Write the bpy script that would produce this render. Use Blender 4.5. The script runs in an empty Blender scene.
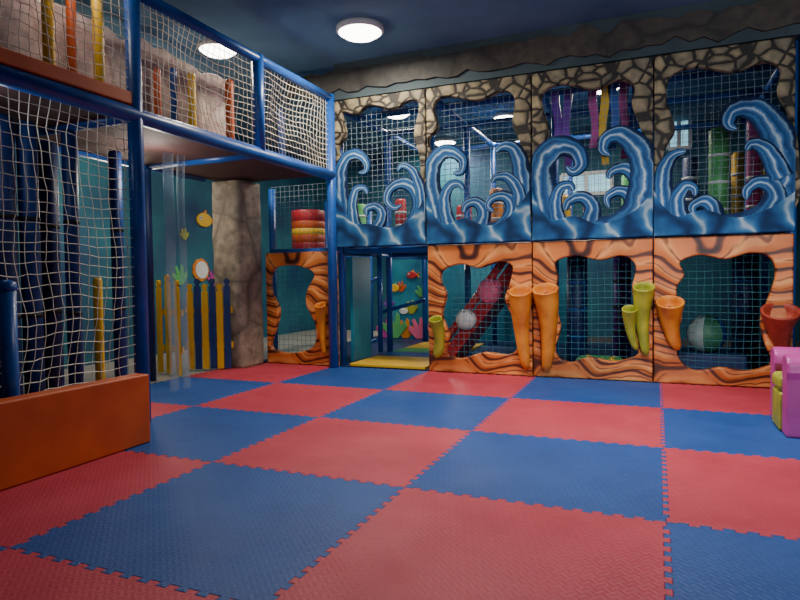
import bpy, bmesh, math, random
from mathutils import Vector, Matrix, noise
random.seed(7)
PI=math.pi
COL=bpy.context.scene.collection
# ---------------------------------------------------------------- camera
F_=608.06; YAW=.39942; PIT=-.03585; ROL=.01262
CP=Vector((-.03404,-2.3125,.89316))
fw=Vector((-math.sin(YAW)*math.cos(PIT),math.cos(YAW)*math.cos(PIT),math.sin(PIT)))
rt=Vector((math.cos(YAW),math.sin(YAW),0)); up=rt.cross(fw)
ci=rt*math.cos(ROL)-up*math.sin(ROL); cj=rt*math.sin(ROL)+up*math.cos(ROL)
cd=bpy.data.cameras.new('camera'); cam=bpy.data.objects.new('camera',cd); COL.objects.link(cam)
m3=Matrix((ci,cj,-fw)).transposed(); cam.matrix_world=Matrix.Translation(CP)@m3.to_4x4()
cd.lens=F_/800*36; cd.sensor_width=36; cd.clip_start=.02
bpy.context.scene.camera=cam
def at(px,py,ax,val):
    "point of the plane (axis ax = val) measured in the photograph"
    d=ci*((px-400)/F_)+cj*((300-py)/F_)+fw
    t=(val-CP[ax])/d[ax]
    return CP+d*t
WY=3.03; X0=-.058; PW=.9676; Z1=1.2; Z2=2.633; CEIL=3.0
def XI(i): return X0+i*PW
# ---------------------------------------------------------------- materials
MC={}
def newmat(name):
    m=bpy.data.materials.new(name); m.use_nodes=True; nt=m.node_tree
    return m,nt,nt.nodes['Principled BSDF']
def N(nt,t,**k):
    n=nt.nodes.new(t)
    for a,b in k.items():
        if a in n.inputs: n.inputs[a].default_value=b
        else: setattr(n,a,b)
    return n
def ramp(nt,stops):
    r=nt.nodes.new('ShaderNodeValToRGB'); e=r.color_ramp.elements
    e[0].position,e[0].color=stops[0][0],(*stops[0][1],1)
    e[1].position,e[1].color=stops[-1][0],(*stops[-1][1],1)
    for p,c in stops[1:-1]:
        x=e.new(p); x.color=(*c,1)
    return r
def pm(name,c1,c2=None,scale=6,rough=.5,bump=.15,bscale=60,emit=0,alpha=1):
    if name in MC: return MC[name]
    m,nt,b=newmat(name); L=nt.links.new
    c2=c2 or tuple(x*.7 for x in c1)
    tc=N(nt,'ShaderNodeTexCoord'); n=N(nt,'ShaderNodeTexNoise',Scale=scale,Detail=5.)
    L(tc.outputs['Object'],n.inputs['Vector'])
    r=ramp(nt,[(.35,c1),(.7,c2)]); L(n.outputs['Fac'],r.inputs['Fac']); L(r.outputs['Color'],b.inputs['Base Color'])
    b.inputs['Roughness'].default_value=rough
    if bump:
        n2=N(nt,'ShaderNodeTexNoise',Scale=bscale,Detail=3.); L(tc.outputs['Object'],n2.inputs['Vector'])
        bp=N(nt,'ShaderNodeBump',Strength=bump,Distance=.01); L(n2.outputs['Fac'],bp.inputs['Height']); L(bp.outputs['Normal'],b.inputs['Normal'])
    if emit:
        L(r.outputs['Color'],b.inputs['Emission Color']); b.inputs['Emission Strength'].default_value=emit
    if alpha<1: b.inputs['Alpha'].default_value=alpha
    MC[name]=m; return m
def foam(name,c1,c2):
    m,nt,b=newmat(name); L=nt.links.new
    tc=N(nt,'ShaderNodeTexCoord'); n=N(nt,'ShaderNodeTexNoise',Scale=2.2,Detail=6.,Roughness=.65)
    oi=N(nt,'ShaderNodeObjectInfo'); ad=N(nt,'ShaderNodeVectorMath',operation='ADD')
    L(tc.outputs['Object'],ad.inputs[0]); L(oi.outputs['Location'],ad.inputs[1])
    L(ad.outputs[0],n.inputs['Vector'])
    r=ramp(nt,[(.32,c1),(.68,c2)]); L(n.outputs['Fac'],r.inputs['Fac']); L(r.outputs['Color'],b.inputs['Base Color'])
    n5=N(nt,'ShaderNodeTexNoise',Scale=3.5,Detail=4.); L(ad.outputs[0],n5.inputs['Vector'])
    mr=N(nt,'ShaderNodeMapRange'); mr.inputs[3].default_value=.42; mr.inputs[4].default_value=.66; L(n5.outputs['Fac'],mr.inputs[0]); L(mr.outputs[0],b.inputs['Roughness'])
    b.inputs['Specular IOR Level'].default_value=.35
    mp=N(nt,'ShaderNodeMapping'); mp.inputs['Rotation'].default_value=(0,0,PI/4); L(ad.outputs[0],mp.inputs['Vector'])
    ck=N(nt,'ShaderNodeTexChecker',Scale=36.); L(mp.outputs[0],ck.inputs['Vector'])
    w1=N(nt,'ShaderNodeTexWave',Scale=17.,wave_type='BANDS',bands_direction='X'); L(mp.outputs[0],w1.inputs['Vector'])
    w2=N(nt,'ShaderNodeTexWave',Scale=17.,wave_type='BANDS',bands_direction='Y'); L(mp.outputs[0],w2.inputs['Vector'])
    mx=N(nt,'ShaderNodeMix',data_type='FLOAT'); L(ck.outputs['Fac'],mx.inputs[0]); L(w1.outputs['Fac'],mx.inputs[2]); L(w2.outputs['Fac'],mx.inputs[3])
    bp=N(nt,'ShaderNodeBump',Strength=.28,Distance=.003); L(mx.outputs[0],bp.inputs['Height']); L(bp.outputs['Normal'],b.inputs['Normal'])
    return m
def strata(name,stops):
    m,nt,b=newmat(name); L=nt.links.new
    tc=N(nt,'ShaderNodeTexCoord')
    nz=N(nt,'ShaderNodeTexNoise',Scale=1.6,Detail=1.5); L(tc.outputs['Object'],nz.inputs['Vector'])
    sc=N(nt,'ShaderNodeVectorMath',operation='SCALE'); sc.inputs['Scale'].default_value=.8; L(nz.outputs['Color'],sc.inputs[0])
    ad=N(nt,'ShaderNodeVectorMath',operation='ADD'); L(tc.outputs['Object'],ad.inputs[0]); L(sc.outputs[0],ad.inputs[1])
    w=N(nt,'ShaderNodeTexWave',Scale=2.1,Distortion=1.6,Detail=1.,wave_type='BANDS',bands_direction='Z'); w.inputs['Detail Scale'].default_value=1.0
    L(ad.outputs[0],w.inputs['Vector'])
    r=ramp(nt,stops); L(w.outputs['Fac'],r.inputs['Fac'])
    wf=N(nt,'ShaderNodeTexWave',Scale=4.6,Distortion=2.4,Detail=2.,wave_type='BANDS',bands_direction='Z'); L(ad.outputs[0],wf.inputs['Vector'])
    n4=N(nt,'ShaderNodeTexNoise',Scale=4.5,Detail=2.); L(tc.outputs['Object'],n4.inputs['Vector'])
    r4=ramp(nt,[(.42,(0,0,0)),(.52,(.85,.85,.85))]); L(n4.outputs['Fac'],r4.inputs['Fac'])
    rf=ramp(nt,[(0,(.15,.07,.04)),(.06,(.4,.25,.17)),(.18,(1,1,1))]); L(wf.outputs['Fac'],rf.inputs['Fac'])
    mf=N(nt,'ShaderNodeMix',data_type='RGBA',blend_type='MULTIPLY'); L(r4.outputs[0],mf.inputs[0]); L(r.outputs[0],mf.inputs[6]); L(rf.outputs[0],mf.inputs[7])
    n2=N(nt,'ShaderNodeTexNoise',Scale=3.,Detail=5.); L(tc.outputs['Object'],n2.inputs['Vector'])
    r2=ramp(nt,[(.3,(.6,.5,.42)),(.6,(1.1,1.1,1.1))]); L(n2.outputs['Fac'],r2.inputs['Fac'])
    mm=N(nt,'ShaderNodeMix',data_type='RGBA',blend_type='MULTIPLY'); mm.inputs[0].default_value=1; L(mf.outputs[2],mm.inputs[6]); L(r2.outputs[0],mm.inputs[7])
    L(mm.outputs[2],b.inputs['Base Color']); b.inputs['Roughness'].default_value=.5
    bp=N(nt,'ShaderNodeBump',Strength=.25,Distance=.02); L(w.outputs['Fac'],bp.inputs['Height']); L(bp.outputs['Normal'],b.inputs['Normal'])
    return m
def stone(name,scale,cols,gap=(.012,.01,.008),w0=.01,w1=.12,bs=.6,warp=.12,squash=1.35):
    m,nt,b=newmat(name); L=nt.links.new
    tc=N(nt,'ShaderNodeTexCoord')
    nz=N(nt,'ShaderNodeTexNoise',Scale=6.,Detail=2.); L(tc.outputs['Object'],nz.inputs['Vector'])
    sc=N(nt,'ShaderNodeVectorMath',operation='SCALE'); sc.inputs['Scale'].default_value=warp; L(nz.outputs['Color'],sc.inputs[0])
    ad=N(nt,'ShaderNodeVectorMath',operation='ADD'); L(tc.outputs['Object'],ad.inputs[0]); L(sc.outputs[0],ad.inputs[1])
    mp=N(nt,'ShaderNodeMapping'); mp.inputs['Scale'].default_value=(1,1,squash); L(ad.outputs[0],mp.inputs['Vector'])
    v=N(nt,'ShaderNodeTexVoronoi',Scale=scale,feature='DISTANCE_TO_EDGE',Randomness=.75); L(mp.outputs[0],v.inputs['Vector'])
    v2=N(nt,'ShaderNodeTexVoronoi',Scale=scale,Randomness=.75); L(mp.outputs[0],v2.inputs['Vector'])
    sp=N(nt,'ShaderNodeSeparateColor'); L(v2.outputs['Color'],sp.inputs[0])
    r=ramp(nt,[(0,cols[0]),(.5,cols[1]),(1,cols[2])]); L(sp.outputs[0],r.inputs['Fac'])
    n3=N(nt,'ShaderNodeTexNoise',Scale=14.,Detail=5.); L(tc.outputs['Object'],n3.inputs['Vector'])
    r3=ramp(nt,[(.3,(.5,.5,.5)),(.7,(1.15,1.12,1.05))]); L(n3.outputs['Fac'],r3.inputs['Fac'])
    mm=N(nt,'ShaderNodeMix',data_type='RGBA',blend_type='MULTIPLY'); mm.inputs[0].default_value=1; L(r.outputs[0],mm.inputs[6]); L(r3.outputs[0],mm.inputs[7])
    rg=ramp(nt,[(w0,(0,0,0)),((w0+w1)*.5,(.6,.6,.6)),(w1*1.6,(1,1,1))]); L(v.outputs['Distance'],rg.inputs['Fac'])
    mg=N(nt,'ShaderNodeMix',data_type='RGBA'); L(rg.outputs[0],mg.inputs[0]); mg.inputs[6].default_value=(*gap,1); L(mm.outputs[2],mg.inputs[7])
    L(mg.outputs[2],b.inputs['Base Color']); b.inputs['Roughness'].default_value=.7
    bp=N(nt,'ShaderNodeBump',Strength=bs,Distance=.02); L(rg.outputs[0],bp.inputs['Height']); L(bp.outputs['Normal'],b.inputs['Normal'])
    return m
def wavemat(name,uv):
    m,nt,b=newmat(name); L=nt.links.new
    tc=N(nt,'ShaderNodeTexCoord')
    n2=N(nt,'ShaderNodeTexNoise',Scale=7.,Detail=4.); L(tc.outputs['Object'],n2.inputs['Vector'])
    if uv:  # brush strokes that run along the crest: dark outline, pale highlights
        sx=N(nt,'ShaderNodeSeparateXYZ'); L(tc.outputs['UV'],sx.inputs[0])
        a=N(nt,'ShaderNodeMath',operation='MULTIPLY_ADD'); L(n2.outputs['Fac'],a.inputs[0]); a.inputs[1].default_value=.5; L(sx.outputs[0],a.inputs[2])
        s=N(nt,'ShaderNodeMath',operation='SUBTRACT'); L(a.outputs[0],s.inputs[0]); s.inputs[1].default_value=.25
        r=ramp(nt,[(.0,(.003,.012,.05)),(.12,(.006,.024,.085)),(.18,(.2,.32,.43)),(.25,(.03,.12,.30)),(.38,(.012,.06,.18)),(.47,(.04,.15,.34)),(.55,(.46,.56,.62)),(.61,(.07,.19,.37)),(.72,(.012,.06,.18)),(.83,(.035,.14,.31)),(.89,(.01,.045,.14)),(1,(.003,.012,.05))])
        L(s.outputs[0],r.inputs['Fac'])
    else:
        w=N(nt,'ShaderNodeTexWave',Scale=1.6,Distortion=9.,Detail=2.,wave_type='BANDS',bands_direction='DIAGONAL'); w.inputs['Detail Scale'].default_value=1.6
        L(tc.outputs['Object'],w.inputs['Vector'])
        r=ramp(nt,[(0,(.006,.028,.09)),(.35,(.011,.065,.19)),(.75,(.024,.12,.28)),(.93,(.07,.2,.36)),(1,(.3,.4,.48))]); L(w.outputs['Fac'],r.inputs['Fac'])
    r2=ramp(nt,[(.35,(.6,.65,.7)),(.65,(1.1,1.1,1.1))]); L(n2.outputs['Fac'],r2.inputs['Fac'])
    mm=N(nt,'ShaderNodeMix',data_type='RGBA',blend_type='MULTIPLY'); mm.inputs[0].default_value=1; L(r.outputs[0],mm.inputs[6]); L(r2.outputs[0],mm.inputs[7])
    L(mm.outputs[2],b.inputs['Base Color']); b.inputs['Roughness'].default_value=.8; b.inputs['Specular IOR Level'].default_value=.2
    return m
M_fb=foam('foam_blue',(.008,.056,.24),(.016,.08,.31)); M_fr=foam('foam_red',(.39,.03,.055),(.5,.05,.082))
M_or=strata('orange_strata',[(0,(.08,.016,.006)),(.06,(.22,.05,.012)),(.14,(.60,.155,.028)),(.8,(.68,.20,.038)),(1,(.80,.32,.09))])
M_st=stone('stone_paint',7.5,[(.32,.26,.15),(.17,.15,.105),(.40,.32,.18)],(.012,.009,.006),.045,.14,.5,.05,1.25)
M_rp=stone('pillar_rock',1.7,[(.30,.265,.21),(.37,.31,.24),(.24,.22,.19)],(.14,.12,.09),.0,.07,.2,.06,1.1)
M_rk=stone('pink_rock',2.0,[(.62,.42,.38),(.55,.38,.36),(.72,.6,.56)],(.36,.22,.19),.0,.04,.15,.04,1.6)
M_dk=stone('band_rock',1.1,[(.062,.05,.038),(.085,.068,.05),(.042,.042,.04)],(.018,.015,.013),0,.12,.3,.25,.8)
M_wu=wavemat('wave_crest_paint',True); M_wb=wavemat('wave_base_paint',False)
M_blue=pm('blue_vinyl',(.015,.1,.42),(.01,.07,.3),rough=.35,bump=.08)
M_pblue=pm('bright_blue_paint',(.02,.1,.45),(.015,.07,.33),rough=.5)
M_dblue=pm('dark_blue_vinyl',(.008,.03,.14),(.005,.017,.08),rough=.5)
M_mblue=pm('mid_blue_vinyl',(.009,.045,.22),(.006,.03,.14),rough=.45,bump=.1,bscale=8)
M_teal=pm('teal_paint',(.02,.13,.17),(.01,.07,.12),scale=2,rough=.7)
M_head=pm('header_paint',(.045,.07,.08),(.025,.04,.05),scale=2,rough=.8)
M_mural=pm('mural_paint',(.012,.13,.18),(.006,.04,.12),scale=1.6,rough=.7)
M_ceil=pm('ceiling_paint',(.14,.29,.42),(.05,.14,.25),scale=1.0,rough=.85)
M_orv=pm('orange_vinyl',(.60,.10,.010),(.48,.07,.008),rough=.5,bump=.1,bscale=9)
M_redv=pm('red_vinyl',(.5,.02,.03),(.38,.015,.02),rough=.4)
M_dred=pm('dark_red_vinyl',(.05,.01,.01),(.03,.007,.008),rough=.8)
M_yel=pm('yellow_vinyl',(.85,.52,.02),(.75,.42,.015),rough=.45)
M_grn=pm('green_vinyl',(.1,.42,.12),(.07,.32,.1),rough=.45)
M_lime=pm('lime_paint',(.45,.43,.03),(.2,.24,.02),scale=9,rough=.5)
M_amber=pm('amber_paint',(.80,.28,.022),(.5,.12,.012),scale=7,rough=.45)
M_rust=pm('rust_paint',(.42,.05,.025),(.22,.02,.012),scale=9,rough=.5)
M_pur=pm('purple_vinyl',(.16,.03,.38),(.11,.02,.27),rough=.45)
M_mag=pm('magenta_vinyl',(.5,.05,.30),(.38,.035,.24),rough=.45)
M_pink=pm('pink_vinyl',(.85,.16,.3),(.7,.1,.22),rough=.45)
M_wht=pm('white_plastic',(.75,.75,.73),(.62,.62,.6),rough=.4)
M_cord=pm('white_cord',(.8,.76,.64),(.62,.58,.48),rough=.8,bump=0)
M_cordb=pm('pale_blue_cord',(.20,.27,.31),(.13,.18,.23),rough=.8,bump=0)
M_cordt=pm('teal_cord',(.03,.16,.2),(.02,.11,.15),rough=.8,bump=0)
M_blk=pm('black_rubber',(.01,.01,.01),(.015,.015,.015),rough=.7)
M_lamp=pm('lamp_glow',(1,.93,.8),(1,.93,.8),rough=.5,bump=0,emit=14)
M_glass=pm('window_glow',(.35,.7,.8),(.25,.55,.7),rough=.3,bump=0,emit=1.0)
M_pvc=pm('clear_pvc',(.4,.5,.6),(.3,.42,.52),rough=.4,bump=0,alpha=.2)
M_ftile=pm('hall_tile',(.45,.42,.36),(.35,.32,.27),rough=.3)
M_sub=pm('subfloor',(.03,.03,.035),rough=.9)
M_cyan=pm('cyan_board',(.02,.24,.33),(.01,.10,.2),scale=3,rough=.6)
# ---------------------------------------------------------------- object helpers
def setp(o,label=None,cat=None,group=None,kind=None):
    if label: o['label']=label
    if cat: o['category']=cat
    if group: o['group']=group
    if kind: o['kind']=kind
    return o
def thing(name,label,cat,loc=(0,0,0),group=None):
    o=bpy.data.objects.new(name,None); o.empty_display_size=.1; COL.objects.link(o); o.location=loc
    return setp(o,label,cat,group)
def mk(name,verts,faces,mat,parent=None,smooth=False,uvs=None,loc=None,label=None):
    off=Vector((0,0,0))
    p=parent
    while p is not None: off+=Vector(p.location); p=p.parent
    if parent is None and loc is not None: off=Vector(loc)
    me=bpy.data.meshes.new(name); me.from_pydata([tuple(Vector(v)-off) for v in verts],[],faces); me.materials.append(mat)
    if smooth: me.polygons.foreach_set('use_smooth',[True]*len(me.polygons))
    if uvs:
        ul=me.uv_layers.new(name='UVMap')
        for l in me.loops: ul.data[l.index].uv=uvs[l.vertex_index]
    me.update()
    o=bpy.data.objects.new(name,me); COL.objects.link(o)
    if parent is not None: o.parent=parent
    elif loc is not None: o.location=loc
    if label: o['label']=label
    return o
class MB:
    def __init__(s): s.v=[]; s.f=[]
    def add(s,v,f):
        n=len(s.v); s.v+=[Vector(x) for x in v]; s.f+=[tuple(i+n for i in q) for q in f]; return s
    def box(s,a,b,M=None):
        x0,y0,z0=a; x1,y1,z1=b
        v=[Vector(p) for p in [(x0,y0,z0),(x1,y0,z0),(x1,y1,z0),(x0,y1,z0),(x0,y0,z1),(x1,y0,z1),(x1,y1,z1),(x0,y1,z1)]]
        if M: v=[M@p for p in v]
        return s.add(v,[(0,3,2,1),(4,5,6,7),(0,1,5,4),(1,2,6,5),(2,3,7,6),(3,0,4,7)])
    def tube(s,pts,rad,n=12,cap=True):
        pts=[Vector(p) for p in pts]
        if not hasattr(rad,'__len__'): rad=[rad]*len(pts)
        ref=None; v=[]; f=[]
        for i,p in enumerate(pts):
            d=(pts[min(i+1,len(pts)-1)]-pts[max(i-1,0)]).normalized()
            if ref is None: ref=Vector((1,0,0)) if abs(d.x)<.8 else Vector((0,1,0))
            a=(ref-d*ref.dot(d)).normalized(); b=d.cross(a); ref=a
            for k in range(n):
                t=2*PI*k/n; v.append(p+(a*math.cos(t)+b*math.sin(t))*rad[i])
        for i in range(len(pts)-1):
            for k in range(n):
                f.append((i*n+k,i*n+(k+1)%n,(i+1)*n+(k+1)%n,(i+1)*n+k))
        if cap: f.append(tuple(range(n-1,-1,-1))); f.append(tuple(range((len(pts)-1)*n,len(pts)*n)))
        return s.add(v,f)
    def lathe(s,c,prof,n=20,axis=2):
        c=Vector(c); v=[]; f=[]
        for r,h in prof:
            for k in range(n):
                t=2*PI*k/n; q=(r*math.cos(t),r*math.sin(t),h)
                if axis==1: q=(q[0],-q[2],q[1])
                v.append(c+Vector(q))
        for i in range(len(prof)-1):
            for k in range(n): f.append((i*n+k,i*n+(k+1)%n,(i+1)*n+(k+1)%n,(i+1)*n+k))
        f.append(tuple(range(n-1,-1,-1))); f.append(tuple(range((len(prof)-1)*n,len(prof)*n)))
        return s.add(v,f)
    def build(s,name,mat,parent=None,smooth=False,loc=None,label=None,bevel=0):
        o=mk(name,s.v,s.f,mat,parent,smooth,None,loc,label)
        if bevel:
            b=o.modifiers.new('bevel','BEVEL'); b.width=bevel; b.segments=3; b.limit_method='ANGLE'
        return o
def catmull(pts,closed=True,k=5):
    n=len(pts); out=[]; P=[Vector(p) for p in pts]
    rng=range(n) if closed else range(n-1)
    for i in rng:
        if closed: a,b,c,d=P[i-1],P[i],P[(i+1)%n],P[(i+2)%n]
        else: a,b,c,d=P[max(i-1,0)],P[i],P[i+1],P[min(i+2,n-1)]
        for j in range(k):
            t=j/k
            out.append(.5*((2*b)+(c-a)*t+(2*a-5*b+4*c-d)*t*t+(3*b-a-3*c+d)*t**3))
    if not closed: out.append(P[-1])
    return out
def slab(name,loops,fmap,thick,bevel,mat,parent=None,loc=None,label=None):
    "flat shape with holes (loops of (u,v)), extruded and with rounded rims; fmap maps (u,v,w) to the world"
    cu=bpy.data.curves.new('c','CURVE'); cu.dimensions='2D'; cu.fill_mode='BOTH'
    cu.extrude=max(thick/2-bevel,.0005); cu.bevel_depth=bevel; cu.bevel_resolution=3; cu.offset=-bevel
    for lp in loops:
        sp=cu.splines.new('POLY'); sp.points.add(len(lp)-1)
        for q,p in zip(sp.points,lp): q.co=(p[0],p[1],0,1)
        sp.use_cyclic_u=True
    o=bpy.data.objects.new('c',cu); COL.objects.link(o); dg=bpy.context.evaluated_depsgraph_get()
    me=bpy.data.meshes.new_from_object(o.evaluated_get(dg))
    v=[fmap(a.co.x,a.co.y,a.co.z+thick/2) for a in me.vertices]; f=[tuple(p.vertices) for p in me.polygons]
    bpy.data.objects.remove(o); bpy.data.curves.remove(cu); bpy.data.meshes.remove(me)
    return mk(name,v,f,mat,parent,False,None,loc,label)
def yplane(Y): return lambda u,v,w:(u,Y-w,v)
def xplane(X): return lambda u,v,w:(X+w,u,v)
def net(name,label,O,U,V,cell,r,mat,wob=.006,group=None,sag=0,seed=0):
    O,U,V=Vector(O),Vector(U),Vector(V); nu=max(2,round(U.length/cell)); nv=max(2,round(V.length/cell))
    u,v=U.normalized(),V.normalized(); n=u.cross(v); mb=MB()
    def P(i,j):
        p=O+U*(i/nu)+V*(j/nv)
        e=min(i,nu-i,j,nv-j); k=min(e,3)/3
        q=Vector((p.x*2.3+seed,p.y*2.3,p.z*2.3))
        s=math.sin(PI*i/nu)*math.sin(PI*j/nv)
        w=noise.noise_vector(q)*wob*5+noise.noise_vector(q*7)*wob
        return p+(u*w.x+v*w.y)*k+n*(s*sag+w.z*k)
    G=[[P(i,j) for j in range(nv+1)] for i in range(nu+1)]
    def line(pts,a):
        vs=[];fs=[]
        for p in pts:
            for k in range(3):
                t=2*PI*k/3; vs.append(p+a*math.cos(t)*r+n*math.sin(t)*r)
        for i in range(len(pts)-1):
            for k in range(3): fs.append((i*3+k,i*3+(k+1)%3,i*3+3+(k+1)%3,i*3+3+k))
        mb.add(vs,fs)
    for i in range(nu+1): line(G[i],u)
    for j in range(nv+1): line([G[i][j] for i in range(nu+1)],v)
    o=mb.build(name,mat,loc=tuple(O))
    return setp(o,label,'net',group)
def struct(o): o['kind']='structure'; return o
# ---------------------------------------------------------------- room shell
XL,XR,YN,YB=-5.6,2.6,-4.2,7.0
struct(MB().box((XL,YN,-.06),(XR,YB,-.0)).build('floor',M_sub))
struct(MB().box((XL,YN,CEIL),(XR,YB,CEIL+.1)).build('ceiling',M_ceil))
struct(MB().box((XL,YB,0),(XR,YB+.1,CEIL)).build('wall_back',M_mural))
struct(MB().box((XL-.1,YN,0),(XL,YB,CEIL)).build('wall_left',M_mural))
struct(MB().box((XR,YN,0),(XR+.1,YB,CEIL)).build('wall_right',M_teal))
struct(MB().box((XI(-3),WY+.0,Z2+.02),(XR,WY+.08,CEIL)).build('wall_front',M_head))
struct(MB().box((XI(1)+.06,WY,0),(XR,WY+.08,Z2+.02)).build('wall_front_side',M_head))
pts=[(-3.5,CEIL-.06)]+[(-3.5+ i*.1, 2.72+.055*noise.noise(Vector((i*.6,0,0)))*1.6) for i in range(61)]+[(2.5,CEIL-.06)]+[(2.5-i*.1, CEIL-.07+.1*noise.noise(Vector((i*.6,5,0)))) for i in range(1,60)]
o=slab('trim_1',[pts],yplane(3.03),.025,.004,M_dk); struct(o)
struct(MB().box((XL+.02,.6,0),(-4.02,YB-.05,.012)).build('trim_2',M_ftile))
struct(MB().box((-3.98,3.08,0),(1.0,5.9,.02)).build('trim_3',M_dblue))
# ---------------------------------------------------------------- foam tiles
def edge():
    n=14; a=.0105; o=[(0,0)]
    for k in range(n):
        if k==0: o+=[(.55/n,0),(.53/n,a) ,(1.03/n,a),(.97/n,-a)]
        elif k==n-1: o+=[((k+.45)/n,-a),((k+.45)/n,0)]
        else: o+=[((k+.53)/n,-a),((k+.47)/n,a),((k+1.03)/n,a),((k+.97)/n,-a)]
    return o
E=edge()
def tile_mesh(mat):
    lo=[(x,y) for x,y in E]+[(1+y,x) for x,y in E]
    top=[(x,1+y) for x,y in E][::-1]; left=[(y,x) for x,y in E][::-1]
    lo=lo+[(1,1)]+top+left
    out=[]
    for p in lo:
        if not out or (abs(out[-1][0]-p[0])+abs(out[-1][1]-p[1]))>1e-6: out.append(p)
    if abs(out[0][0]-out[-1][0])+abs(out[0][1]-out[-1][1])<1e-6: out.pop()
    n=len(out); h=.022
    v=[(x,y,.0005) for x,y in out]+[(x,y,h) for x,y in out]
    f=[tuple(range(n-1,-1,-1)),tuple(range(n,2*n))]+[(i,(i+1)%n,n+(i+1)%n,n+i) for i in range(n)]
    me=bpy.data.meshes.new('foam_tile'); me.from_pydata(v,[],f); me.materials.append(mat); return me
tm={'blue':tile_mesh(M_fb),'red':tile_mesh(M_fr)}
rowt={2:'row touching the orange panels',1:'second row from the panels',0:'third row from the panels',-1:'fourth row from the panels',-2:'fifth row from the panels'}
colt={1:'beyond the right frame edge',0:'rightmost visible column',-1:'second column from right',-2:'third column from right',-3:'fourth column from right',-4:'leftmost column'}
for ix in range(-4,2):
    for iy in range(-2,3):
        c='blue' if (ix+iy)%2 else 'red'
        o=bpy.data.objects.new('foam_tile',tm[c]); COL.objects.link(o); o.location=(ix,iy,random.uniform(0,.0008))
        b=o.modifiers.new('bevel','BEVEL'); b.width=.003; b.segments=2; b.limit_method='ANGLE'
        setp(o,'%s foam puzzle tile, %s, %s'%(c,rowt[iy],colt[ix]),'floor tile','interlocking foam floor tiles')
TZ=.024
# ---------------------------------------------------------------- lower orange panels
def wpt(px,py,Y=WY): p=at(px,py,1,Y); return (p.x,p.z)
def rect(x0,x1,z0,z1):
    out=[]
    for (a,b) in (((x0,z0),(x1,z0)),((x1,z0),(x1,z1)),((x1,z1),(x0,z1)),((x0,z1),(x0,z0))):
        for k in range(8):
            t=k/8; out.append((a[0]+(b[0]-a[0])*t,a[1]+(b[1]-a[1])*t))
    return out
def sponge(parent,px,ytop,ybot,wtop,mat,label,lean=0,wb=.36):
    "tube shaped sponge, mouth at the top tipped forward"
    a=at(px,ytop,1,WY-.1); b=at(px-lean,ybot,1,WY-.08)
    R=wtop/F_*5.2/2; n=24
    pts=[]; rad=[]
    for k in range(13):
        t=k/12; p=b.lerp(a,t); p.y=WY-.07-.06*t**3
        p.x+=.02*math.sin(t*PI)*(1 if lean>=0 else -1)
        pts.append(p); rad.append(R*(wb+(1-wb)*t**1.1)*(1+.03*math.sin(t*9)) if t>0 else R*wb*.5)
    d=(Vector((0,-.5,1))).normalized(); tip=Vector((a.x,WY-.13,a.z))
    lip=[(R*1.02,.004),(R*1.03,.012),(R*.96,.018),(R*.86,.012),(R*.78,-.02),(R*.6,-.10)]
    for r,h in lip: pts.append(tip+d*h); rad.append(r)
    v=[];f=[]
    for i,p in enumerate(pts):
        dd=d if i>=13 else Vector((0,0,1)).lerp(d,(i/12)**2).normalized()
        u=Vector((1,0,0)); w=dd.cross(u).normalized()
        for k in range(n):
            t=2*PI*k/n; v.append(p+(u*math.cos(t)+w*math.sin(t))*rad[i])
    for i in range(len(pts)-1):
        for k in range(n): f.append((i*n+k,i*n+(k+1)%n,(i+1)*n+(k+1)%n,(i+1)*n+k))
    f.append(tuple(range(n-1,-1,-1))); f.append(tuple(range((len(pts)-1)*n,len(pts)*n)))
    return mk('tube_sponge',v,f,mat,parent,True,label=label)
def low_panel(i0,i1,hole,label,xl=None,ztop=Z1-.01):
    x0=XI(i0)+.004 if xl is None else xl; x1=XI(i1)-.004
    t=thing('orange_panel',label,'play panel',((x0+x1)/2,WY,0),'orange rock panels along the ground')
    h=catmull([wpt(*p) for p in hole],True,5)
    slab('panel_board',[rect(x0,x1,.025,ztop),h],yplane(WY+.03),.07,.012,M_or,t)
    return t
hA=[(444,270),(462,264),(480,268),(500,262),(513,266),(511,282),(506,300),(516,322),(521,340),(511,354),(485,352),(462,358),(447,352),(450,335),(443,315),(447,295),(442,282)]
hB=[(556,262),(575,256),(600,260),(622,256),(636,266),(632,290),(638,315),(634,340),(638,354),(615,361),(590,357),(570,362),(556,352),(561,325),(553,300),(558,280)]
hC=[(680,262),(700,255),(725,259),(750,253),(770,258),(775,275),(768,298),(760,320),(765,345),(771,362),(750,370),(720,367),(695,370),(680,360),(676,340),(682,315),(676,290),(684,275)]
hD=[(274,270),(290,265),(307,268),(316,275),(309,290),(308,305),(317,325),(316,345),(300,352),(282,352),(272,345),(276,330),(280,310),(272,290)]
pA=low_panel(-2,-1,hA,'orange rock-painted play panel beside the open doorway, red slide behind its hole')
pB=low_panel(-1,0,hB,'middle orange rock-painted panel, one orange tube at left and two lime at right')
pC=low_panel(0,1,hC,'rightmost orange rock-painted play panel, with a dark red tube at its right edge')
pD=low_panel(-4,-3,hD,'small narrow orange panel between the rock pillar and the open doorway',xl=-3.79,ztop=1.17)
sponge(pA,437,320,358,14,M_lime,'small olive-lime tube sponge',0,.7)
sponge(pA,521,292,370,23,M_amber,'tall orange tube sponge',-5)
sponge(pB,546,290,372,25,M_amber,'tall wide orange tube sponge',0)
sponge(pB,630,310,350,14,M_lime,'short olive-lime tube sponge',-6)
sponge(pB,644,288,356,19,M_lime,'tall olive-lime tube sponge',-2)
sponge(pC,670,303,350,24,M_amber,'amber tube sponge',-7)
sponge(pC,780,312,354,30,M_rust,'dark red tube sponge',-6,.26)
sponge(pD,322,306,356,13,M_amber,'orange tube sponge',-2)
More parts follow.
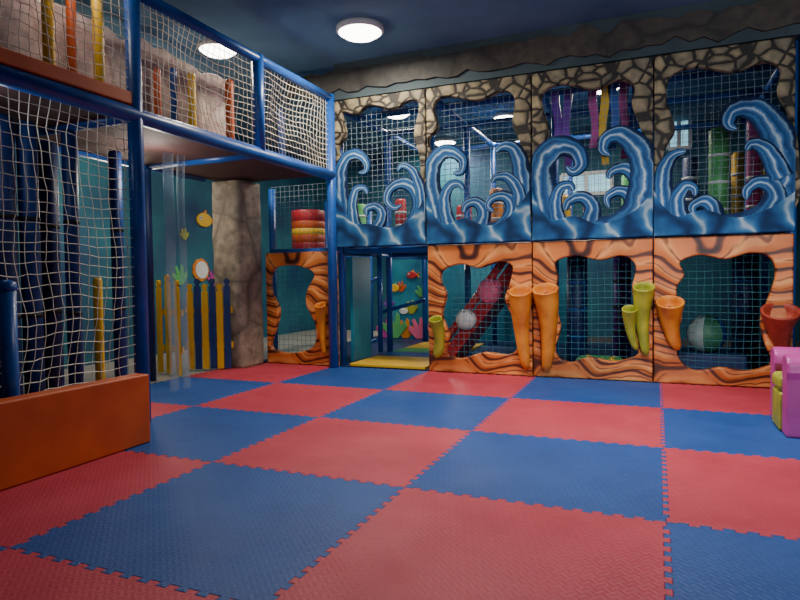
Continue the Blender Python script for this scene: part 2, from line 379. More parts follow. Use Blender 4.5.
# ---------------------------------------------------------------- upper wave panels
SC=[0]
def stroke(parent,lim,pts,w0,w1,wmid=None,depth=.012):
    SC[0]+=1; Y=WY-.041-.0045*(SC[0]%4)
    P=[wpt(*p,Y) for p in pts]; P=[Vector((a,b,0)) for a,b in P]; C=catmull(P,False,6); n=len(C)
    k1=5.3/F_; v=[];f=[];uv=[]; S=[-1,-.95,-.7,-.4,-.12,.12,.4,.7,.95,1]; L=0
    wm0=wmid if wmid else (w0+w1)/2
    w0*=1.7; wm0*=1.28; w1*=1.2
    for i,p in enumerate(C):
        d=(C[min(i+1,n-1)]-C[max(i-1,0)]).normalized(); q=Vector((-d.y,d.x,0)); t=i/(n-1)
        if i: L+=(p-C[i-1]).length
        w=(w0*(1-t)**2+2*wm0*t*(1-t)+w1*t*t)*k1/2
        if t>.93: w*=max(.15,math.sqrt(max(0,(1-t)/.07)))
        for s in S:
            e=p+q*w*s; dep=depth*(1-abs(s)**8)
            if abs(s)>.99: dep=0
            v.append((min(max(e.x,lim[0]),lim[1]),Y-dep,max(e.y,Z1+.006))); uv.append(((s+1)/2,L*1.6))
    m=len(S)
    for i in range(n-1):
        for k in range(m-1): f.append((i*m+k,i*m+k+1,(i+1)*m+k+1,(i+1)*m+k))
        f.append((i*m+m-1,i*m,(i+1)*m,(i+1)*m+m-1))
    f.append(tuple(range(m-1,-1,-1))); f.append(tuple((n-1)*m+k for k in range(m)))
    return mk('wave_crest',v,f,M_wu,parent,False,uv)
def up_panel(i,hole,base,strokes,label):
    x0,x1=XI(i)+.004,XI(i+1)-.004
    t=thing('wave_panel',label,'play panel',((x0+x1)/2,WY,Z1),'blue wave panels on the upper level')
    cx=sum(p[0] for p in hole)/len(hole)
    hole=[(x+(-3 if x<cx else 3)*(1 if y<170 else .3),y-(7 if y<125 else 0)) for x,y in hole]
    h=catmull([wpt(*p) for p in hole],True,5)
    slab('rock_arch',[rect(x0,x1,Z1+.01,Z2),h],yplane(WY+.03),.07,.014,M_st,t)
    bt=catmull([wpt(*p,WY-.04) for p in base],False,5)
    bt=[(min(max(b.x,x0),x1),b.y) for b in [Vector(b) for b in bt]]
    lp=[(x0,Z1+.002),(x1,Z1+.002)]+[(b[0],b[1]) for b in reversed(bt)]
    slab('wave_base',[lp],yplane(WY-.038),.03,.01,M_wb,t)
    for s in strokes: stroke(t,(x0,x1),*s)
    return t
H1=[(346,120),(360,122),(374,113),(390,117),(408,108),(417,114),(412,135),(418,160),(421,190),(420,228),(385,236),(345,234),(342,200),(347,172),(342,150),(350,135)]
H2=[(438,112),(452,104),(475,108),(500,99),(512,106),(510,125),(518,145),(524,180),(521,226),(480,233),(436,230),(431,190),(436,160),(433,140),(442,128)]
H3=[(547,100),(565,92),(590,97),(615,88),(631,94),(629,112),(638,130),(647,160),(645,220),(595,230),(544,226),(537,180),(546,150),(553,130),(546,115)]
H4=[(674,84),(700,75),(730,80),(760,70),(777,78),(774,100),(784,120),(792,150),(790,210),(730,224),(669,220),(661,180),(668,150),(678,130),(670,108)]
up_panel(-3,H1,[(335,178),(341,200),(352,222),(372,224),(392,228),(412,218),(424,200)],[
 ([(347,241),(343,215),(341,190),(341,170),(347,158),(357,154),(366,161),(366,171),(359,173)],13,4,12),
 ([(360,240),(354,222),(352,204),(356,190),(364,188),(368,194)],12,4,8),
 ([(348,240),(364,238),(377,228),(382,214),(376,206),(367,209),(367,216)],12,5,10),
 ([(376,240),(397,238),(412,226),(419,207),(415,190),(403,183),(391,188),(387,200),(394,208),(402,205)],13,4,12),
 ([(420,222),(421,200),(418,182),(411,169),(402,166),(398,171)],10,3,9)],
 'leftmost blue wave panel with painted stone arch, next to the white-netted tower')
up_panel(-2,H2,[(425,180),(432,210),(445,224),(465,218),(488,226),(510,216),(530,190)],[
 ([(441,240),(436,212),(431,186),(433,165),(442,153),(454,152),(463,161),(461,172),(453,173)],15,4,14),
 ([(455,238),(447,220),(444,200),(450,186),(459,184),(464,190)],12,4,9),
 ([(446,239),(467,238),(480,227),(484,212),(476,202),(466,205),(464,213)],13,5,11),
 ([(482,238),(504,232),(518,212),(522,185),(520,162),(513,148),(502,147),(496,153)],18,4,16),
 ([(496,234),(509,219),(512,204),(504,196),(493,198),(488,206),(494,212)],11,4,9),
 ([(520,205),(517,188),(507,177),(496,177),(492,183)],10,4,8)],
 'second blue wave panel from the netted tower, above the first orange panel')
up_panel(-1,H3,[(531,180),(538,205),(552,220),(575,216),(600,224),(632,212),(654,190)],[
 ([(552,240),(543,214),(540,188),(542,164),(551,150),(565,146),(578,153),(581,165),(573,172),(566,167)],20,5,18),
 ([(566,238),(557,218),(555,200),(561,187),(570,185),(574,191)],12,4,9),
 ([(554,239),(578,234),(590,221),(592,206),(582,197),(569,201),(565,211)],14,5,12),
 ([(596,238),(622,231),(639,212),(645,186),(644,162),(635,144),(621,135),(608,138),(603,149),(610,156)],23,5,20),
 ([(610,233),(627,222),(633,207),(628,194),(617,191),(607,198),(609,208)],13,4,10),
 ([(642,190),(635,175),(623,168),(611,172),(609,179)],11,4,9)],
 'third blue wave panel with hanging coloured strips seen behind it')
up_panel(0,H4,[(654,190),(662,205),(678,216),(705,210),(735,218),(770,208),(797,190)],[
 ([(671,238),(664,212),(662,188),(665,168),(674,155),(686,151)],15,4,13),
 ([(686,236),(678,216),(677,198),(685,186),(694,188),(695,196)],12,4,10),
 ([(674,237),(700,236),(713,222),(713,208),(703,201),(693,206),(693,214)],14,5,12),
 ([(722,238),(757,230),(779,212),(788,182),(785,152),(774,128),(759,112),(744,107),(731,113),(729,125),(737,129)],24,5,21),
 ([(742,232),(767,216),(777,198),(772,186),(759,182),(748,189),(746,200)],14,5,12),
 ([(781,178),(772,158),(762,146),(751,144),(746,151)],12,4,10)],
 'rightmost blue wave panel with the largest curling crest on its right side')
# ---------------------------------------------------------------- frames
fr=thing('play_structure','blue padded tube skeleton of the two-level play area behind the painted panels','play structure',(XI(-1),4.3,0))
ys=[3.13,4.3,5.5]
for i in range(-4,2):
    x=XI(i) if i>-4 else -3.79
    for y in ys:
        MB().tube([(x,y,0.021),(x,y,Z2 if i>-4 else 1.85)],.036).build('post',M_blue,fr,True)
    for z in (Z1-.03,Z2-.04):
        if i==-4: z=min(z,1.17)
        MB().tube([(x,ys[0],z),(x,ys[-1],z)],.032).build('beam',M_blue,fr,True)
for y in ys+[3.5]:
    for z in (Z1-.03,Z2-.04):
        if y==3.5 and z<2: continue
        MB().tube([(XI(-3),y,z),(XI(1),y,z)],.032).build('beam',M_blue,fr,True)
MB().tube([(-3.79,3.1,1.18),(XI(-3),3.1,1.18)],.034).build('beam',M_blue,fr,True)
MB().box((XI(-3)+.04,3.17,Z1),(XI(1),5.46,Z1+.03)).build('deck',M_dblue,fr)
MB().box((-3.76,3.16,1.17),(XI(-3)-.05,4.2,1.2)).build('deck',M_dblue,fr)
px380=at(380,300,1,3.95)
MB().tube([(px380.x,3.95,0.052),(px380.x,3.95,1.2)],.028).build('post',M_blue,fr,True)
for (a,b) in (((352,292),(378,278)),((352,350),(376,340)),((382,312),(425,300))):
    p=at(*a,1,4.3); q=at(*b,1,4.3); MB().tube([p,q],.022).build('brace',M_blue,fr,True)
LX=-2.96; LX2=-4.15; DZ=1.9
tw=thing('netted_tower','blue padded frame of the raised netted tower on the left side','play structure',((LX+LX2)/2,1,0))
for y,z0 in ((-1.98,TZ),(-.74,TZ),(.51,TZ),(1.77,DZ),(2.93,TZ)):
    top=CEIL-.01 if y<.6 else 2.68
    MB().tube([(LX,y,z0),(LX,y,top)],.046).build('post',M_blue,tw,True)
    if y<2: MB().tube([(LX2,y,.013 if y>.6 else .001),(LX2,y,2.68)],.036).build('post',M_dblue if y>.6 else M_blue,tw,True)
    if y<2: MB().tube([(LX,y,DZ),(LX2,y,DZ)],.036).build('beam',M_blue,tw,True)
MB().tube([(LX,-1.98,DZ),(LX,2.93,DZ)],.05).build('beam',M_blue,tw,True)
MB().tube([(LX2,-1.98,DZ),(LX2,2.5,DZ)],.036).build('beam',M_blue,tw,True)
MB().tube([(LX2,-1.98,1.0),(LX2,.51,1.0)],.03).build('beam',M_blue,tw,True)
MB().tube([(LX,.51,2.65),(LX,2.93,2.65)],.038).build('beam',M_blue,tw,True)
MB().tube([(LX2,.51,2.65),(LX2,2.5,2.65)],.03).build('beam',M_blue,tw,True)
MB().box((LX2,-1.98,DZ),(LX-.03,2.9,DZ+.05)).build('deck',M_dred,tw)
MB().box((LX-.01,-1.98,DZ+.05),(LX+.03,.47,DZ+.13)).build('toe_pad',M_orv,tw,bevel=.01)
o=MB().box((-2.65,-1.9,TZ),(-2.555,.17,.395)).build('padded_block',M_orv,loc=(-2.6,-.9,TZ),bevel=.01); setp(o,'long flat orange vinyl barrier pad along the foot of the netted tower','padded block')
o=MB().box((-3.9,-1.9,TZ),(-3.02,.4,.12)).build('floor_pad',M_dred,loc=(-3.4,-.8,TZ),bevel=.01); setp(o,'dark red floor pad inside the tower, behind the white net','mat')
q=at(9,340,0,-2.76)
sp=thing('rail_post','short upright blue padded post behind the orange barrier pad','post',(-2.76,q.y,TZ))
MB().tube([(-2.76,q.y,TZ),(-2.76,q.y,.87)],.036).build('pole',M_blue,sp,True)
MB().lathe((-2.76,q.y,.86),[(.04,0),(.042,.012),(.035,.035),(.015,.048)],20).build('cap',M_blue,sp,True)
# ---------------------------------------------------------------- nets
net('safety_net','cream safety net on the lower front bay of the tower, above the orange block',(LX,-1.95,.1),(0,2.42,0),(0,0,1.76),.058,.0024,M_cord,.010,'cream nets on the tower',.05,1)
net('safety_net','cream safety net on the upper near bay above the blue beam',(LX,-1.95,2.0),(0,2.42,0),(0,0,.97),.056,.0028,M_cord,.012,'cream nets on the tower',-.04,2)
net('safety_net','cream safety net of the upper middle bay, between two tower posts',(LX,.55,1.95),(0,1.18,0),(0,0,.68),.052,.0027,M_cord,.011,'cream nets on the tower',-.04,3)
net('safety_net','cream safety net of the upper far bay, ending at the wave panels',(LX,1.8,1.95),(0,1.1,0),(0,0,.68),.05,.0026,M_cord,.011,'cream nets on the tower',-.04,4)
net('safety_net','narrow cream net hanging beside the tower post under the deck',(LX-.06,.56,.1),(-.2,.22,0),(0,0,1.78),.055,.002,M_cord,.008,'cream nets on the tower',0,5)
nm=['leftmost','second','third','rightmost']
for k,i in enumerate((-3,-2,-1,0)):
    net('safety_net','pale blue net stretched behind the %s blue wave panel'%nm[k],(XI(i)+.04,WY+.05,Z1+.04),(PW-.08,0,0),(0,0,Z2-Z1-.08),.055,.0018,M_cordb,.003,'nets behind the wave panels',0,i)
for k,(i,d) in enumerate(((-2,'first orange panel, before the red slide'),(-1,'middle orange panel'),(0,'rightmost orange panel'))):
    net('safety_net','dark teal net stretched behind the %s'%d,(XI(i)+.04,WY+.05,.04),(PW-.08,0,0),(0,0,Z1-.1),.055,.0019,M_cordt,.003,'nets behind the orange panels',0,i+9)
net('safety_net','pale net in the window above the small narrow orange panel',(-3.76,WY+.05,1.2),(.78,0,0),(0,0,.66),.055,.0018,M_cordb,.003,'nets behind the wave panels',0,20)
net('safety_net','dark teal net behind the small narrow orange panel',(-3.76,WY+.06,.04),(.78,0,0),(0,0,1.1),.055,.0019,M_cordt,.003,'nets behind the orange panels',0,21)
net('safety_net','pale blue net deep in the upper level at the second row of posts',(XI(-3)+.04,4.34,Z1+.04),(PW*4-.08,0,0),(0,0,1.36),.06,.0017,M_cordb,.003,'nets behind the wave panels',0,22)
# ---------------------------------------------------------------- rock pillar
v=[];f=[];n=48;rows=44
for j in range(rows+1):
    z=.013+1.86*j/rows
    for k in range(n):
        t=2*PI*k/n; c,s=math.cos(t),math.sin(t); e=(abs(c)**7+abs(s)**7)**(-1/7)
        r=.185*e*(1+.03*noise.noise(Vector((c*1.6,s*1.6,z*2.2)))+.035*noise.noise(Vector((c*5,s*5,z*6))))
        v.append((-3.96+r*c,2.76+r*s,z))
for j in range(rows):
    for k in range(n): f.append((j*n+k,j*n+(k+1)%n,(j+1)*n+(k+1)%n,(j+1)*n+k))
f.append(tuple(range(n-1,-1,-1))); f.append(tuple(range(rows*n,rows*n+n)))
o=mk('rock_column',v,f,M_rp,None,True,loc=(-3.96,2.76,.013)); setp(o,'square grey-brown rock-painted pillar standing behind the picket fence','pillar')
# ---------------------------------------------------------------- picket fences
def fence(A,B,PC,label,hs):
    A=Vector(A);B=Vector(B)
    pf=thing('picket_fence',label,'fence',A,'low picket fences by the pillar')
    D=(B-A).normalized(); ang=math.atan2(D.y,D.x); PN={M_yel:'yellow picket',M_mblue:'dark blue picket'}
    n=len(PC)
    for k in range(n):
        c=A.lerp(B,k/(n-1)); M=Matrix.Translation(c)@Matrix.Rotation(ang,4,'Z'); h=hs+.05*(k%2)
        w=.030
        prof=[(-w,0.02),(w,.02),(w,h-.07),(w*.45,h-.055)]+[(w*.95*math.sin(a),h-.02+w*1.05*-math.cos(a)) for a in [PI*.2+PI*1.6*j/9 for j in range(10)]]+[(-w*.45,h-.055),(-w,h-.07)]
        vs=[M@Vector((x,y,z)) for y in(-.014,.011) for x,z in prof]; q=len(prof)
        fs=[tuple(range(q)),tuple(range(2*q-1,q-1,-1))]+[(i,q+i,q+(i+1)%q,(i+1)%q) for i in range(q)]
        mk('picket',vs,fs,PC[k],pf,label=PN[PC[k]])
    for z in (.22,.56):
        M=Matrix.Translation(A)@Matrix.Rotation(ang,4,'Z'); MB().box((-.05,.011,z),((B-A).length+.05,.032,z+.06),M).build('rail',M_yel,pf)
g1=at(159,300,0,-4.35); g2=at(177,300,0,-4.05); g3=at(190,300,0,-4.2); g4=at(227,300,0,-3.9)
fence((g1.x,g1.y,.013),(g2.x,g2.y,.013),[M_yel,M_yel,M_yel],'short gate section of three taller yellow pickets, nearest the tower post',.88)
fence((g3.x,g3.y,.013),(g4.x,g4.y,.013),[M_yel,M_mblue,M_yel,M_mblue,M_yel,M_mblue],'longer picket fence alternating yellow and dark blue, before the rock pillar',.84)
# ---------------------------------------------------------------- rollers and poles
def roller(name,label,cat,c,z0,z1,r,mat,band=None,group=None,nb=3):
    t=thing(name,label,cat,(c[0],c[1],z0),group)
    h=z1-z0
    MB().lathe((c[0],c[1],z0),[(r*.8,0),(r,.02),(r,h-.02),(r*.8,h)],20).build('padding',mat,t,True)
    if band:
        for k in range(nb):
            zz=h*(k+1)/(nb+1); MB().lathe((c[0],c[1],z0+zz-.012),[(r*1.04,0),(r*1.04,.024)],18).build('strap',band,t,True)
    return t
def pat(px,X=None,Y=None):
    p=at(px,300,0,X) if X is not None else at(px,300,1,Y); return (p.x,p.y)
for px,r,m,X,cn in ((4,.08,M_dblue,-3.5,'navy, cut by the left frame edge'),(32,.055,M_mblue,-3.5,'slim mid blue, right of the cut one'),(52,.06,M_dblue,-3.85,'navy, second from the cut one'),(74,.045,M_mblue,-3.45,'slim mid blue, in the middle of the bay'),(119,.045,M_mblue,-3.7,'thin mid blue, beside the tall tower post')):
    roller('padded_upright','blue upright pad behind the tower net, '+cn,'padded post',pat(px,X=X),.121,1.85,r,m,M_blk,'upright pads behind the tower net',2)
roller('padded_pole','yellow pole low behind the tower net','pole',pat(98,X=-3.3),.121,.92,.028,M_yel)
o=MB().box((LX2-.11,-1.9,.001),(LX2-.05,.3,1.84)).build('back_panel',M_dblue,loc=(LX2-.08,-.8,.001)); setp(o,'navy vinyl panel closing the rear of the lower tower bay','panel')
for px,m,d,X,zt,rr in ((57,M_yel,'yellow, left in the near bay',-3.2,2.9,.032),(80,M_orv,'orange, between the two yellow ones',-3.25,2.6,.028),(106,M_yel,'yellow, beside the tall tower post',-3.2,2.9,.032),(163,M_orv,'orange, first of the middle bay',-3.2,2.35,.024),(179,M_pblue,'blue, left in the middle bay',-3.3,2.45,.024),(197,M_yel,'yellow, in the middle bay',-3.2,2.42,.03),(234,M_orv,'orange, right in the middle bay',-3.2,2.5,.034),(285,M_dblue,'navy, alone in the far bay',-3.3,2.5,.03)):
    roller('padded_pole','upright padded pole on the tower deck, '+d,'pole',pat(px,X=X),DZ+.05,zt,rr,m,None,'padded poles on the tower deck')
pts=[(-1.9,DZ+.05),(1.95,DZ+.05)]+[(1.95-k*.1,2.60+.10*noise.noise(Vector((k*.5,3,0)))) for k in range(39)]+[(-1.9,2.6)]
PB=-3.47
o=slab('rock_board',[pts],xplane(PB),.05,.01,M_rk,None,(PB,0,DZ+.05)); setp(o,'pale pinkish rock-painted backdrop board standing on the tower deck','board')
for k,(px,w) in enumerate(((172,.05),(184,.04))):
    X=-3.4; y=pat(px,X=X)[1]
    vs=[];fs=[];R=24
    for j in range(R+1):
        z=.06+1.80*j/R
        for s in(-1,1):
            for e in (0,.002): vs.append((X+.008*math.sin(j*.5+k)+e,y+s*w+.004*math.sin(j*.3),z))
    for j in range(R):
        a=j*4;b=a+4; fs+=[(a,a+2,b+2,b),(a+1,b+1,b+3,a+3),(a,b,b+1,a+1),(a+2,a+3,b+3,b+2)]
    o=mk('plastic_strip',vs,fs,M_pvc,None,True,loc=(X,y,.06)); setp(o,'clear plastic curtain strip hanging from the deck, %s'%('left of the pair','right of the pair')[k],'curtain strip','clear strips under the tower deck')
# ---------------------------------------------------------------- wall cutouts
def fish(parent,cx,cz,s,fm,mat,fin):
    body=[(cx+s*math.cos(t)*(1 if math.cos(t)>0 else .9),cz+s*.62*math.sin(t)) for t in [2*PI*k/24 for k in range(24)]]
    slab('body',[body],fm,.03,.008,mat,parent)
    slab('tail',[[(cx+s*.8,cz),(cx+s*1.45,cz+s*.5),(cx+s*1.25,cz),(cx+s*1.45,cz-s*.5)]],fm,.02,.004,fin,parent)
    slab('fin',[[(cx-s*.2,cz+s*.55),(cx+s*.35,cz+s*.95),(cx+s*.4,cz+s*.45)]],fm,.02,.004,fin,parent)
    fm2=lambda u,v,w:fm(u,v,w+.03)
    e=slab('eye',[[(cx-s*.5+s*.16*math.cos(t),cz+s*.15+s*.16*math.sin(t)) for t in [2*PI*k/12 for k in range(12)]]],fm2,.008,.002,M_wht,parent)
    fm3=lambda u,v,w:fm(u,v,w+.038)
    slab('pupil',[[(cx-s*.53+s*.07*math.cos(t),cz+s*.15+s*.07*math.sin(t)) for t in [2*PI*k/10 for k in range(10)]]],fm3,.004,.001,M_blk,e)
p=at(203,220,0,XL); t=thing('fish_cutout','flat yellow fish cutout high on the dark teal wall left of the pillar','wall decoration',(XL,p.y,p.z)); fish(t,p.y,p.z,.15,xplane(XL-.002),M_yel,M_amber)
p=at(200,270,0,XL); t=thing('round_cutout','round pale shell-like cutout on the teal wall just above the pickets','wall decoration',(XL,p.y,p.z))
ring=[(p.y+.15*(1+.03*math.cos(9*a))*math.cos(a),p.z+.15*(1+.03*math.cos(9*a))*math.sin(a)) for a in [2*PI*k/72 for k in range(72)]]
slab('rim',[ring],xplane(XL-.002),.025,.006,M_amber,t)
slab('face',[[(p.y+.115*math.cos(a),p.z+.115*math.sin(a)) for a in [2*PI*k/32 for k in range(32)]]],xplane(XL+.023),.015,.004,M_wht,t)
def coral(label,cx,z0,s,fm,mat,loc,group='cutouts on the doorway mural'):
    br=[(.55,.5),(.45,.75),(.25,.55),(.2,1.0),(.05,1.1),(-.02,.6),(-.25,1.0),(-.4,.95),(-.25,.5),(-.55,.65),(-.6,.45)]
    pts=[(cx-.15*s,z0),(cx+.15*s,z0)]+[(cx+a*s,z0+b*s) for a,b in br]
    o=slab('coral_cutout',[pts],fm,.02,.005,mat,None,loc); setp(o,label,'wall decoration',group); return o
for px,py,s,m,l in ((180,285,.24,M_grn,'green coral cutout on the teal wall behind the left pickets'),(213,286,.2,M_mag,'magenta coral cutout on the teal wall beside the pillar'),(184,240,.14,M_lime,'small lime coral cutout high on the teal wall')):
    p=at(px,py,0,XL); coral(l,p.y,p.z,s,xplane(XL-.002),m,(XL,p.y,p.z),'coral cutouts on the teal wall')
MBY=5.75
bd=MB().box((XI(-4)+.3,MBY,.021),(XI(-1),MBY+.04,1.16)).build('mural_board',M_cyan,loc=(XI(-2),MBY,.021)); setp(bd,'teal underwater mural board at the far back of the doorway','board')
for px,zz,s,m,l,dy in ((406,.03,.26,M_amber,'orange coral cutout in the doorway mural, second from the right',0),(396,.03,.34,M_grn,'green coral cutout in the middle of the doorway mural',.021),(420,.03,.28,M_pink,'pink coral cutout at the right edge of the doorway mural',.021),(386,.03,.26,M_mag,'magenta coral cutout left in the doorway mural',0),(412,.38,.18,M_lime,'lime coral cutout floating above the others on the doorway mural',0),(390,.45,.16,M_pur,'purple coral cutout at mid height on the doorway mural',0),(402,.70,.14,M_orv,'small orange coral cutout high on the doorway mural',0),(422,.62,.16,M_grn,'small green coral cutout high at the right of the mural',0)):
    q=at(px,330,1,MBY); coral(l,q.x,zz,s,yplane(MBY+.001-dy),m,(q.x,MBY-dy,zz))
for px,py,s,m,m2,l in ((394,288,.09,M_yel,M_grn,'small yellow fish cutout on the doorway mural'),(412,275,.08,M_redv,M_amber,'small red fish cutout high on the doorway mural'),(404,311,.07,M_wht,M_pblue,'small white fish cutout just above the corals')):
    q=at(px,py,1,MBY); t=thing('fish_cutout',l,'wall decoration',(q.x,MBY,q.z),'cutouts on the doorway mural'); fish(t,q.x,q.z,s,yplane(MBY+.001),m,m2)
o=MB().box((XI(-3)+.05,3.2,.053),(XI(-3)+.08,3.62,1.12)).build('side_board',M_cyan,loc=(XI(-3)+.06,3.4,.053)); setp(o,'cyan side board on the left inside the doorway','board')
for y0,y1,m,l in ((3.07,3.72,M_yel,'yellow vinyl floor mat just inside the doorway'),(3.74,4.1,M_blue,'blue vinyl floor mat behind the yellow one'),(4.12,4.5,M_grn,'green vinyl floor mat behind the blue one'),(4.52,5.2,M_yel,'second yellow floor mat, farther back near the mural')):
    o=MB().box((XI(-3)+.1,y0,.021),(XI(-2)-.06,y1,.05)).build('floor_mat',m,loc=(XI(-3)+.5,y0,.021),bevel=.006); setp(o,l,'mat','floor mats inside the doorway')
q=at(306,230,1,3.5); t=thing('striped_drum','striped red, orange and yellow soft drum in the window above the narrow panel','soft drum',(q.x,3.55,1.2))
z=1.2
for m,h in ((M_redv,.10),(M_orv,.08),(M_yel,.07),(M_orv,.08),(M_redv,.12)):
    MB().lathe((q.x,3.55,z),[(.182,0),(.184,.002),(.184,h-.002),(.182,h)],28).build('stripe',m,t,True); z+=h
# ---------------------------------------------------------------- inside lower level
sl=thing('slide','red slide running down behind the hole of the first orange panel','slide',at(452,355,1,3.75))
a=at(522,255,1,3.8); b=at(447,356,1,3.8); d=(a-b).normalized(); nn=Vector((-d.z,0,d.x))
if nn.z<0: nn=-nn
vs=[b+Vector((0,y,0)) for y in(-.3,.3)]+[a+Vector((0,y,0)) for y in(.3,-.3)]; vs=vs+[p-nn*.12 for p in vs]
mk('chute',vs,[(0,1,2,3),(7,6,5,4),(0,4,5,1),(1,5,6,2),(2,6,7,3),(3,7,4,0)],M_redv,sl)
for y in(-.32,.32):
    MB().tube([b+nn*.05+Vector((0,y,0)),a+nn*.05+Vector((0,y,0))],.04).build('side_rail',M_redv,sl,True)
for px,py,r,m,l in ((465,320,.105,M_wht,'white round disc'),(489,291,.125,M_pink,'pink round disc')):
    c=at(px,py,1,3.38); MB().lathe((c.x,3.44,c.z),[(r*.9,0),(r,.02),(r*.95,.05),(r*.7,.085),(r*.3,.1)],24,axis=1).build('disc',m,sl,True,label=l)
q=at(706,338,1,3.75)
o=MB().box((q.x-.28,3.5,.021),(q.x+.3,4.0,.2)).build('step_block',M_dblue,loc=(q.x,3.75,.021),bevel=.02); setp(o,'low navy vinyl step behind the rightmost orange panel','soft block')
t=thing('play_ball','panelled ball in dull white, green and blue resting on the navy step','ball',(q.x,3.72,.2))
R=.165
pb=pm('pale_ball',(.42,.5,.46),(.3,.4,.36),scale=4,rough=.5); bg=pm('ball_green',(.05,.2,.1),(.03,.14,.07),rough=.5)
for k in range(6):
    v=[];f=[]; A0=k*PI/3+.3
    for j in range(13):
        th=PI*j/12
        for i in range(6):
            ph=A0+PI/3*i/5; v.append((q.x+R*math.sin(th)*math.cos(ph),3.72+R*math.sin(th)*math.sin(ph),.2+R-R*math.cos(th)))
    for j in range(12):
        for i in range(5): f.append((j*6+i,j*6+i+1,j*6+7+i,j*6+6+i))
    mk('ball_panel',v,f,(pb,bg,M_mblue)[k%3],t,True)
q=at(600,352,1,3.6)
t=thing('soft_ring','green soft ring lying behind the middle orange panel','soft ring',(q.x,3.6,.021))
mb=MB(); mb.tube([(q.x+.17*math.cos(2*PI*k/24),3.6+.17*math.sin(2*PI*k/24),.08) for k in range(25)],.055,10); mb.build('tube',M_grn,t,True)
for k in range(4):
    aa=PI/4+k*PI/2; c=Vector((q.x+.17*math.cos(aa),3.6+.17*math.sin(aa),.08)); d=Vector((-math.sin(aa),math.cos(aa),0))*.02
    MB().tube([c-d,c+d],.058,12).build('band',M_yel,t,True)
roller('punch_bag','navy blue soft roller behind the middle orange panel, left','soft roller',pat(577,Y=4.0),.021,1.1,.1,M_dblue,M_blue,'rollers on the ground level')
roller('punch_bag','purple soft roller behind the middle orange panel, right','soft roller',pat(622,Y=4.55),.021,1.1,.09,M_pur,M_blk,'rollers on the ground level')
roller('punch_bag','navy roller behind the rightmost orange panel','soft roller',pat(745,Y=4.1),.021,1.1,.11,M_dblue,M_blue,'rollers on the ground level')
# ---------------------------------------------------------------- inside upper level
for px,L,m,c in ((557,.60,M_pur,'purple, leftmost'),(567,.72,M_pur,'purple, second from the left'),(594,.54,M_mag,'magenta, left of the yellow one'),(604,.70,M_yel,'yellow'),(614,.58,M_pblue,'blue, right of the yellow one'),(625,.66,M_mag,'magenta, second from the right'),(635,.56,M_pblue,'blue, rightmost')):
    q=at(px,100,1,3.46); zt=Z2-.05; vs=[];fs=[];R=10
    for j in range(R+1):
        zz=zt-L*j/R; w=.038*(1-.2*j/R); dx=.014*math.sin(j*.7+px)
        vs+=[(q.x-w+dx,3.455,zz),(q.x+w+dx,3.455,zz),(q.x+w+dx,3.44,zz),(q.x-w+dx,3.44,zz)]
    for j in range(R):
        for k in range(4): fs.append((j*4+k,j*4+(k+1)%4,j*4+4+(k+1)%4,j*4+4+k))
    fs+=[(3,2,1,0),(R*4,R*4+1,R*4+2,R*4+3)]
    o=mk('hanging_strip',vs,fs,m,None,loc=(q.x,3.45,zt)); setp(o,'soft strip hanging behind the third wave panel, '+c,'hanging strip','coloured strips hanging on the upper level')
for px,Y,z1,r,m,c in ((718,3.9,2.2,.085,M_grn,'green, behind the rightmost wave panel'),(754,3.9,2.25,.07,M_mag,'pink, right of the green one'),(737,4.65,2.1,.06,M_yel,'yellow, between green and pink'),(465,4.7,1.75,.09,M_redv,'short red, behind the second wave panel'),(497,4.9,1.95,.08,M_amber,'amber, behind the second wave panel'),(566,4.8,1.8,.06,M_yel,'short yellow, behind the third wave panel'),(690,4.7,2.1,.08,M_dblue,'navy, left of the green one'),
  (362,4.75,1.85,.07,M_grn,'short green, behind the leftmost wave panel'),(402,4.9,1.9,.07,M_redv,'red, behind the leftmost wave panel'),(447,4.9,2.0,.06,M_pblue,'bright blue, left behind the second wave panel'),(590,4.9,1.75,.07,M_redv,'short red, behind the third wave panel'),(628,4.9,2.0,.07,M_grn,'green, right behind the third wave panel'),(770,3.7,1.95,.06,M_yel,'yellow, rightmost behind the rightmost wave panel')):
    roller('padded_roller','upright soft roller on the upper level, '+c,'soft roller',pat(px,Y=Y),Z1+.03,z1,r,m,M_wht,'soft rollers on the upper level')
for (a,b,n_) in (((562,172),(612,196),1),((668,110),(690,150),2)):
    p0=at(a[0],b[1],1,YB); p1=at(b[0],a[1],1,YB)
    w=MB().box((p0.x,YB-.03,p0.z),(p1.x,YB-.002,p1.z)).build('window_%d'%n_,M_glass); struct(w)
    mb=MB(); mx=(p0.x+p1.x)/2
    for x in (p0.x,mx,p1.x): mb.box((x-.025,YB-.06,p0.z),(x+.025,YB-.03,p1.z))
    for zz in (p0.z,p1.z): mb.box((p0.x,YB-.062,zz-.025),(p1.x,YB-.031,zz+.025))
    mb.build('window_frame',M_wht,w)
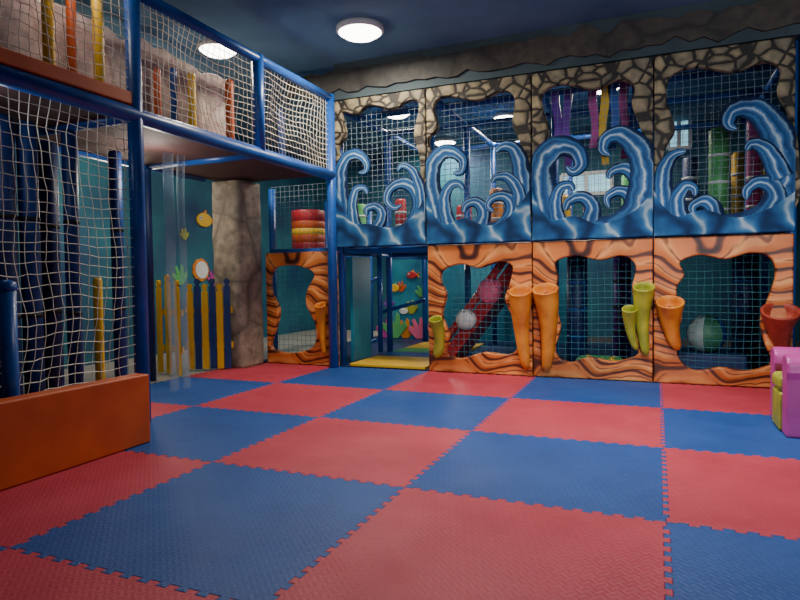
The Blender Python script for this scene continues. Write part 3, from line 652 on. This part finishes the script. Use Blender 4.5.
# ---------------------------------------------------------------- foam armchair
ch=thing('foam_armchair','small magenta foam armchair with lime-yellow seat at the right edge','armchair',(.85,1.66,TZ))
for y in (1.42,1.79):
    prof=[(.0,TZ),(.13,TZ),(.13,.33),(.145,.37),(.14,.42),(.11,.45),(.065,.46),(.02,.45),(-.01,.42),(-.015,.37),(0,.33)]
    v=[(x,y+a,z) for x in(.60,1.08) for a,z in prof]; q=len(prof)
    fs=[tuple(range(q)),tuple(range(2*q-1,q-1,-1))]+[(i,q+i,q+(i+1)%q,(i+1)%q) for i in range(q)]
    o=mk('arm',v,fs,M_mag,ch); b=o.modifiers.new('bevel','BEVEL'); b.width=.012; b.segments=3; b.limit_method='ANGLE'
MB().box((.59,1.553,TZ),(1.08,1.787,.24)).build('base',M_lime,ch,bevel=.015,label='lime-yellow base')
MB().box((.585,1.553,.242),(1.0,1.787,.33)).build('seat',M_lime,ch,bevel=.03,label='lime-yellow seat')
MB().box((1.0,1.42,.47),(1.13,1.92,.66)).build('backrest',M_pur,ch,bevel=.04)
# ---------------------------------------------------------------- lamps and light
def light(kind,name,loc,power,size=.2,color=(1,.9,.75),rot=(0,0,0)):
    l=bpy.data.lights.new(name,kind); l.energy=power; l.color=color
    if kind=='AREA': l.size=size; l.shape='DISK'
    else: l.shadow_soft_size=size
    o=bpy.data.objects.new(name,l); COL.objects.link(o); o.location=loc; o.rotation_euler=rot; return o
for px,py,r,pw,d in ((218,49,.17,26,'over the netted tower'),(360,31,.19,55,'in front of the leftmost wave panel'),(605,87,.17,32,'seen through the third wave panel'),(445,142,.17,32,'seen through the second wave panel, the farther one'),(397,113,.17,32,'seen through the leftmost wave panel'),(505,117,.15,28,'seen at the top right of the second wave panel')):
    q=at(px,py,2,CEIL-.03)
    t=thing('ceiling_lamp','round white ceiling lamp '+d,'ceiling lamp',(q.x,q.y,CEIL-.001),'round ceiling lamps')
    MB().lathe((q.x,q.y,CEIL-.045),[(r*.98,0),(r*1.06,.012),(r*1.06,.044)],32).build('rim',M_wht,t,True)
    MB().lathe((q.x,q.y,CEIL-.085),[(r*.3,0),(r*.7,.01),(r*.95,.04)],32).build('diffuser',M_lamp,t,True)
    light('AREA','lamp_light',(q.x,q.y,CEIL-.10),pw,r*2)
l=light('AREA','room_light',(-.1,1.3,CEIL-.05),58,.8,(1,.93,.86)); l.data.spread=math.radians(125)
l=light('AREA','window_light',(1.4,-3.6,1.9),30,1.8,(.85,.92,1),(math.radians(86),0,math.radians(10))); l.data.spread=math.radians(70)
light('POINT','passage_fill',(-4.6,2.0,1.7),26,.15,(1,.85,.65))  # unseen fill without a fixture, added to lift the dark area under the deck
light('POINT','fence_fill',(-3.5,1.2,1.7),13,.1,(1,.92,.8))  # unseen fill added in front of the pickets to brighten them
light('POINT','inner_light',(-1.5,4.9,.95),3,.1,(.8,.95,1))
light('POINT','doorway_fill',(-2.4,4.7,1.0),12,.06,(1,.95,.85))  # added fill with no lamp behind it, brightens the doorway interior
light('POINT','tower_light',(-3.15,-.3,1.75),3,.1,(.8,.9,1))
light('POINT','tower_top_light',(-3.1,.2,2.85),9,.1,(1,.9,.8))
w=bpy.data.worlds.new('world'); bpy.context.scene.world=w; w.use_nodes=True
w.node_tree.nodes['Background'].inputs[0].default_value=(.5,.6,.75,1); w.node_tree.nodes['Background'].inputs[1].default_value=.05
